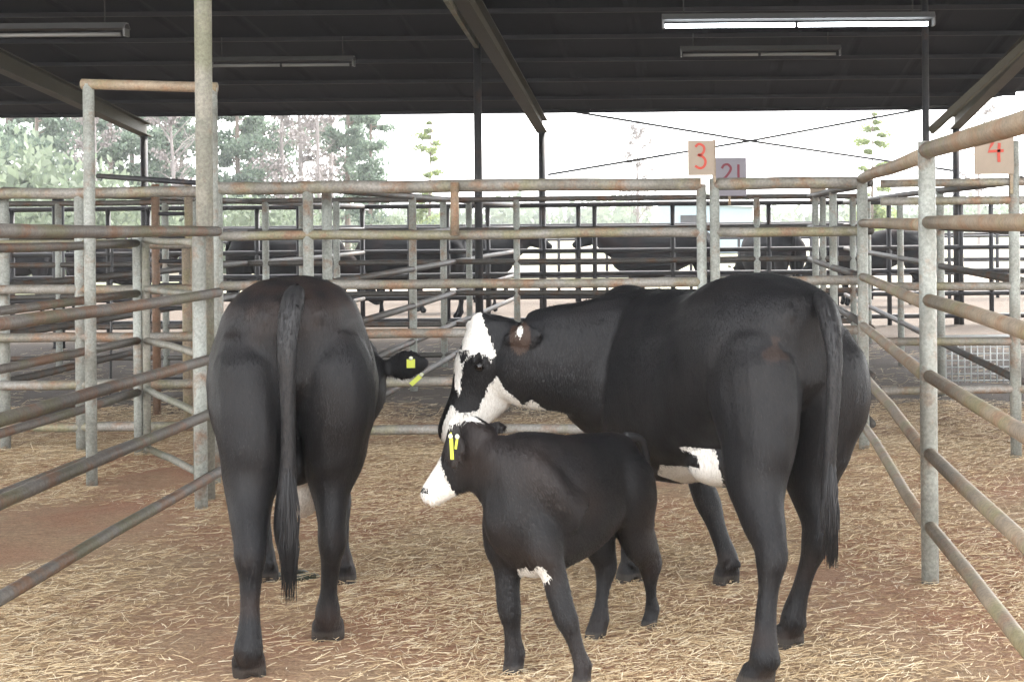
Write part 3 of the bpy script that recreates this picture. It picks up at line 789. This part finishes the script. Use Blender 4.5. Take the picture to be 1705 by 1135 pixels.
CHEEK = [(826, 620), (845, 645), (866, 664), (880, 700), (820, 740), (735, 760), (735, 705), (752, 668), (768, 682), (795, 678), (806, 655), (812, 640)]
THROAT = [(868, 672), (885, 658), (908, 676), (905, 690), (860, 700)]
BELLY = [(1128, 738), (1190, 735), (1205, 810), (1140, 800), (1095, 785), (1098, 768), (1165, 772), (1160, 752)]
headc = poll_w + (mB.to_3x3() @ axB).normalized()*.25
def pB(p):
    P = mB @ p; x, y = proj(P); n = noise.noise(p*16)
    h = 1 if p.z < .055 else 0; w = b = 0
    x2, y2 = x + n*2, y + noise.noise(p*16+Vector((9, 0, 0)))*2
    if p.y > 1.1:
        if in_poly(x2, y2, CHEEK) or in_poly(x2, y2, THROAT): w = 1
        if (P-headc).length < .36 and in_poly(x2, y2, FACE) and not in_poly(x, y, SPOT1) and not in_poly(x, y, SPOT2): w = 1
        if P.y < 6.1 and ((x-866)/18)**2+((y-556)/28)**2 < 1: b = .5; 
        if P.y < 6.1 and ((x-866)/5)**2+((y-546)/9)**2 < 1: w = 1
    if p.y < 1.0 and p.z < .74 and abs(p.x) < .25 and p.y > .32 and p.z > .45 and in_poly(x, y, BELLY): w = 1
    
    if P.y < 6.0 and ((x-1300)/26)**2+((y-572)/22)**2 < .8+n*2: b = .25
    if w == 0 and p.z < .55: b = max(b, noise.noise(p*9)*.5*(.55-p.z)/.55)
    return w, b, h
paint(meB, pB)
hair(cowB, meB, 75000, .018)
tB = [iB @ at(1352, 492, 5.42), iB @ at(1372, 500, 5.22), iB @ at(1388, 570, 5.08), iB @ at(1388, 650, 5.05), iB @ at(1382, 740, 5.06), iB @ at(1380, 790, 5.08), iB @ at(1376, 845, 5.08), iB @ at(1372, 880, 5.08)]
smooth_tail('tail', tB, [.020, .036, .030, .025, .023, .025, .022, .01], cowB, (tB[4], .42, .024))
eyes(cowB, HB); cowB.location.z = -.014

# ---- the calf
C_RZ = R(147); C_LOC = Vector((-.285, 5.60, 0))
mC, iC = loc_fn(C_LOC, C_RZ); Rc = iC.to_3x3()
fC = [g(iC, 1082, 1042), g(iC, 994, 1060), g(iC, 970, 1138), g(iC, 858, 1116)]
s = .60
TC = [(-.02, .71, .60, .05), (.0, .765, .52, .085), (.06, .795, .46, .11), (.14, .805, .43, .125), (.24, .815, .40, .15), (.34, .825, .375, .165), (.44, .84, .355, .17), (.53, .86, .345, .165), (.61, .87, .36, .15), (.68, .85, .42, .12), (.74, .81, .49, .09), (.77, .74, .55, .05)]
poll_c = at(787, 700, 5.10); pollC = iC @ poll_c
axC = Rc @ Vector((-.60, .18, -.76)); upC = Rc @ Vector((-.68, .30, .62))
nkC = [iC @ at(905, 830, 5.20), iC @ at(868, 802, 5.10), iC @ at(832, 778, 5.07), iC @ at(812, 748, 5.10)]
neckC = [(*nkC[0], .14, .22), (*nkC[1], .12, .185), (*nkC[2], .10, .145), (*nkC[3], .08, .10)]
e1 = iC @ at(757, 707, 5.00); e2 = iC @ at(808, 706, 5.2)
meC, HC = make_body('body', C_LOC, C_RZ, s, TC, fC, neckC, (pollC, axC, upC, .325),
    [(e1, Rc @ Vector((.0, -.22, -.95)), .145, .044, Rc @ Vector((-.35, -.9, .1))), (e2, Rc @ Vector((.8, .3, -.06)), .085, .026, Rc @ Vector((0, -1, .4)))],
    vox=.0095, thin=1.28, extra={'neckref': Rc @ Vector((.6, .7, 0)), 'blobs': []}, toes=[(0, 1), (0, 1), (0, 1), (0, 1)], hipx=.12, forex=.15, sm=16)
calf = thing('calf', 'small black calf with a white muzzle standing in front of the large cow', 'calf', C_LOC, C_RZ)
oC = link(bpy.data.objects.new('body', meC), calf)
CF = [(680, 860), (684, 780), (712, 764), (724, 752), (724, 735), (712, 715), (735, 696), (760, 686), (790, 688), (800, 696), (770, 697), (748, 703), (735, 718), (732, 735), (734, 765), (745, 795), (758, 818), (782, 846), (775, 862)]
CW = [(862, 950), (872, 936), (880, 944), (905, 940), (918, 955), (905, 966), (880, 965)]
def pC(p):
    P = mC @ p; x, y = proj(P); n = noise.noise(p*22)
    h = 1 if p.z < .035 else 0; w = b = 0
    if p.y > .5 and (P-poll_c).length < .46:
        if in_poly(x+n*2, y+n*2, CF): w = 1
        if ((x-707)/7)**2+((y-812)/6)**2 < 1 or ((x-720)/6)**2+((y-744)/9)**2 < 1: w = 0
    if in_poly(x+n*6, y+n*6, CW) and P.y < 5.3: w = .8
    if w == 0: b = max(0, .05+noise.noise(p*5)*.25)*.8
    return w, b, h
paint(meC, pC)
hair(calf, meC, 45000, .018)
tC = [iC @ at(1040, 722, 5.62), iC @ at(1070, 732, 5.68), iC @ at(1078, 800, 5.72), iC @ at(1074, 880, 5.72)]
smooth_tail('tail', tC, [.018, .016, .015, .006], calf, (tC[2], .22, .02))
ear_tag(calf, iC @ at(752, 742, 4.93), Rc @ Vector((-.35, -.93, 0)), (.05, 0, 1), .012, .072)
ear_tag(calf, iC @ at(760, 733, 4.935), Rc @ Vector((-.2, -.9, 0)), (-.2, 0, 1), .008, .04)
eyes(calf, HC); calf.location.z = -.010

# ---- cattle far behind
def far_variant(low):
    neck = [(0, 1.30, 1.03, .19, .30), (0, 1.62, 1.08 if not low else .9, .14, .22), (0, 1.85, 1.22 if not low else .75, .11, .16), (0, 1.95, 1.30 if not low else .68, .09, .12)]
    poll = (0, 2.0, 1.42 if not low else .70)
    ax = (0, .75, -.6) if not low else (0, .5, -.85)
    me, H = make_body('body', None, 0, 1.0, [(y, t*.975, b, hw) for y, t, b, hw in TORSO], [(-.17, .02), (.17, .14), (-.15, 1.25), (.15, 1.36)], neck, (poll, ax, (0, .5, .9), .48),
                      [((-.09, 1.98, poll[2]-.05), (-1, -.1, .25), .19, .05, (0, -1, 0)), ((.09, 1.98, poll[2]-.05), (1, -.1, .25), .19, .05, (0, -1, 0))], vox=.028)
    me.materials.clear(); me.materials.append(M['far_coat'])
    return me
far_up, far_low = far_variant(False), far_variant(True)
def far_cow(label, px, y, rz, up, sc=.95):
    X = at(px, 368, y).x
    c = thing('cow', label, 'cow', (X, y, 0), R(rz), 'black cattle in the far pens'); c.scale = (sc, sc, sc)
    link(bpy.data.objects.new('body', far_up if up else far_low), c)
    tl = [(0, -.03, 1.27), (0, -.09, 1.15), (0, -.08, .7), (0, -.07, .45)]
    smooth_tail('tail', [Vector(q) for q in tl], [.03, .028, .026, .04], c).data.materials[0] = M['far_coat']
far_cow('far black cow seen side on, two upright ears, left of the double posts', 1180, 26.6, 90, True, 1.07)
far_cow('far brownish black cow seen rump first through the gate behind the large cow', 1318, 25.9, 25, False, 1.06)
far_cow('far black cow behind the right corner post', 1530, 26.8, 80, False, 1.05)
far_cow('far black cow with its rump right beside the thick pale column', 388, 23.6, -84, False, 1.06)
far_cow('far black cow facing left, just left of the short rusty sleeve', 770, 24.0, 84, False, 1.07)
far_cow('far black cow just left of the dark eave column', 690, 26.0, -84, True, 1.05)
far_cow('far black cow at the left edge of the photo', 80, 27.5, 84, False, .98)
far_cow('far black cow behind the tall gate frame', 120, 26.4, -80, True, .98)
# dung patch
dp = ground_at(474, 966)
bm = bmesh.new()
for k in range(5): blob(bm, (random.gauss(0, .035), random.gauss(0, .04), .004), (.06, .05, .016))
o = tag(obj('cow_pat', bm, M['dung']), 'dark wet cow pat on the straw under the left cow', 'cow pat'); o.location = (dp.x, dp.y, .0)


# ---------------------------------------------------------------- trees, bushes and the far side
def leaf_cloud(bm, blobs, n, size, flat=.5):
    for _ in range(n):
        c, r = random.choice(blobs)
        d = Vector((random.gauss(0, 1), random.gauss(0, 1), random.gauss(0, 1))).normalized()*random.random()**.45
        p = Vector(c) + Vector((d.x*r[0], d.y*r[1], d.z*r[2]))
        a = Vector((random.gauss(0, 1), random.gauss(0, 1), random.gauss(0, 1)*flat)).normalized(); b = a.orthogonal().normalized()
        q = Matrix.Rotation(random.random()*6.28, 3, a) @ b; s_ = size*random.uniform(.5, 1.4)
        w = a.cross(q)
        bm.faces.new([bm.verts.new(p + q*s_), bm.verts.new(p + w*s_*.5), bm.verts.new(p - q*s_*.6), bm.verts.new(p - w*s_*.5)])
def tree_meshes(kind, h):
    tr, cr_ = bmesh.new(), bmesh.new(); blobs = []
    lean = random.gauss(0, .02)*h
    tp = [Vector((lean*(k/6)**2 + random.gauss(0, .01)*h*.3, 0, h*k/6-.1)) for k in range(7)]
    add_tube(tr, tp, [h*.014*(1-.8*k/6) for k in range(7)], 8)
    lo = {'pine': .08, 'bare': .18, 'young': .12}[kind]
    for k in range({'pine': 44, 'bare': 34, 'young': 26}[kind]):
        f = lo + (1-lo)*random.random()**.9; base = tp[0].lerp(tp[6], f)
        a = random.random()*6.28; ln = h*random.uniform(.06, .17)*(1.15-f*.7)*(1.3 if kind == 'bare' else 1)
        e = base + Vector((math.cos(a)*ln, math.sin(a)*ln, ln*random.uniform(-.1, .5)+(ln*.7 if kind == 'bare' else 0)))
        add_tube(tr, [base, base.lerp(e, .5)+Vector((0, 0, ln*.08)), e], [h*.0035, h*.0025, h*.001], 5)
        if kind == 'bare':
            for _ in range(9):
                m = base.lerp(e, random.uniform(.3, 1)); d = Vector((random.gauss(0, 1), random.gauss(0, 1), abs(random.gauss(.6, .6))))*ln*.28
                add_tube(tr, [m, m+d*.5, m+d], [h*.0013, h*.001, h*.0006], 4)
        if kind != 'bare' or random.random() < .4:
            r = ln*random.uniform(.45, .75); blobs.append((e, (r, r, r*.55))); blobs.append((base.lerp(e, .6), (r*.6, r*.6, r*.35)))
    leaf_cloud(cr_, blobs, {'pine': 12000, 'bare': 1500, 'young': 7000}[kind], h*(.011 if kind == 'pine' else .012))
    def mk(bm, mat, nm):
        me = bpy.data.meshes.new(nm); bm.to_mesh(me); bm.free(); me.materials.append(mat); return me
    return mk(tr, M['twig'] if kind == 'bare' else M['bark'], 'trunk'), mk(cr_, {'pine': M['pine'], 'bare': M['twig'], 'young': M['young']}[kind], 'crown')
VAR = {('pine', i): tree_meshes('pine', 18) for i in range(3)}
VAR.update({('bare', i): tree_meshes('bare', 14) for i in range(2)})
VAR[('young', 0)] = tree_meshes('young', 8)
def tree(label, kind, var, px, y, h, group):
    base = {'pine': 18, 'bare': 14, 'young': 8}[kind]
    t = thing({'pine': 'pine_tree', 'bare': 'bare_tree', 'young': 'young_tree'}[kind], label, 'tree', (at(px, 368, y).x, y, 0), random.random()*6.28, group)
    t.scale = (h/base,)*3
    a, b = VAR[(kind, var)]
    link(bpy.data.objects.new('trunk', a), t); link(bpy.data.objects.new('crown', b), t)
GP = 'tall pines beyond the pens'
pines = [(-60, 66, 11, 'pale green pine half cut off by the left edge of the photo'), (12, 72, 12, 'pale green pine nearest the left edge, over the bushes'),
         (66, 60, 10, 'pale green pine between the left edge and the tall gate frame'), (112, 78, 13, 'taller pale green pine just left of the tall gate frame'),
         (184, 62, 10, 'pale green pine seen inside the left half of the tall gate frame'), (222, 70, 12, 'pale green pine seen inside the gate frame, left of the eave column'),
         (276, 64, 10, 'pale green pine seen between the eave column and the thick pale column'), (306, 82, 13, 'far pine just left of the thick pale column'),
         (398, 64, 10.5, 'bushy pale green pine just right of the thick pale column'), (436, 76, 12, 'tall pine, second to the right of the thick pale column'),
         (578, 68, 11, 'tall loose pine at the right end of the woods'), (616, 62, 8, 'short pine that ends the woods on the right')]
for i, (px, y, h, lab) in enumerate(pines):
    tree(lab, 'pine', i % 3, px, y, h, GP)
for i, (px, y, h, lab) in enumerate([(160, 55, 7, 'thin grey bare tree beside the left post of the gate frame'), (290, 58, 8, 'thin grey bare tree left of the thick pale column'),
        (470, 64, 10, 'grey bare tree leftmost of the bare ones above the long fence'), (502, 70, 12, 'grey bare tree, second of the bare ones above the long fence'),
        (530, 62, 9, 'grey bare tree, third of the bare ones above the long fence'), (552, 75, 12, 'grey bare tree next to the loose pine')]):
    tree(lab, 'bare', i % 2, px, y, h, 'half bare trees among the pines')
tree('small yellow green tree standing alone against the sky, left of the dark eave column', 'young', 0, 715, 62, 6.0, None)
tree('slim yellow green tree against the sky, left of the right corner post', 'young', 0, 1452, 62, 6.2, None)
tree('faint bare tree against the sky under the crossed rods, left of sign 3', 'bare', 0, 1062, 85, 7.6, None)
tree('faint bare tree at the far right beside the tall pale post', 'bare', 1, 1630, 80, 8, None)
def bush_mesh(n=2600):
    bm = bmesh.new(); bl = [((random.gauss(0, 1.1), random.gauss(0, .6), random.uniform(.3, 1.7)), (random.uniform(.5, 1.0),)*3) for _ in range(14)]
    leaf_cloud(bm, bl, n, .12)
    me = bpy.data.meshes.new('foliage'); bm.to_mesh(me); bm.free(); me.materials.append(M['bush']); return me
BM = [bush_mesh(), bush_mesh()]
for i, (px, y, s_, lab) in enumerate([(-20, 50, 1.9, 'big pale green bush at the left edge below the pines'), (50, 54, 1.7, 'pale green bush, second from the left edge'),
        (120, 48, 1.5, 'pale green bush just left of the tall gate frame'), (190, 52, 1.3, 'pale green bush inside the tall gate frame on the left'), (270, 56, 1.1, 'low bush between the eave column and thick pale column'),
        (410, 50, 1.2, 'pale green bush just right of the thick pale column'), (480, 56, 1.1, 'pale green bush below the bare trees'), (650, 60, .9, 'small bush at the right end of the woods'), (705, 52, .75, 'small low bush under the lone yellow green tree')]):
    o = link(bpy.data.objects.new('bush', BM[i % 2])); o.location = (at(px, 368, y).x, y, 0); o.scale = (s_, s_, s_*1.1)
    tag(o, lab, 'bush', 'bushes at the edge of the woods')
# pale blue shed far away
sx0, sx1 = at(1098, 368, 75).x, at(1250, 368, 75).x
t = thing('shed', 'pale blue grey shed far beyond the pens behind the double posts', 'shed', ((sx0+sx1)/2, 75, 0))
w = sx1-sx0; Mb = plain('shed_blue', (.30, .38, .43), .6, 0, .1); Mr = plain('shed_roof', (.40, .43, .45), .5, 0, .1)
obj('wall', box((0, 0, 1.2), (w, 5, 2.4)), Mb, t, smooth=False)
obj('roof', box((0, 0, 2.52), (w+.5, 5.6, .18), Matrix.Rotation(R(4), 3, 'Y')), Mr, t, smooth=False)
obj('door', box((-.6, -2.53, .95), (1.3, .06, 1.9)), M['dark_steel'], t, smooth=False)
# low far wood line
bm = bmesh.new(); bl = []
for k in range(110):
    x = random.uniform(-120, 90); bl.append(((x, random.uniform(150, 175), random.uniform(.5, 2.6)*(1.7 if x < -40 else 1)), (3.5, 3, 2.2)))
leaf_cloud(bm, bl, 14000, .55)
tag(obj('far_woods', bm, M['bush'], smooth=False), kind='stuff')


# ---------------------------------------------------------------- hazy, dusty air
hm = bpy.data.materials.new('haze'); hm.use_nodes = True; hn = hm.node_tree; hn.nodes.clear()
pv = hn.nodes.new('ShaderNodeVolumePrincipled'); pv.inputs['Density'].default_value = .0009; pv.inputs['Color'].default_value = (.93, .95, .97, 1)
ho = hn.nodes.new('ShaderNodeOutputMaterial'); hn.links.new(pv.outputs[0], ho.inputs['Volume'])
bm = bmesh.new(); add_box(bm, (0, 900, 9), (1840, 1940, 22))
tag(obj('haze', bm, hm, smooth=False), kind='stuff')
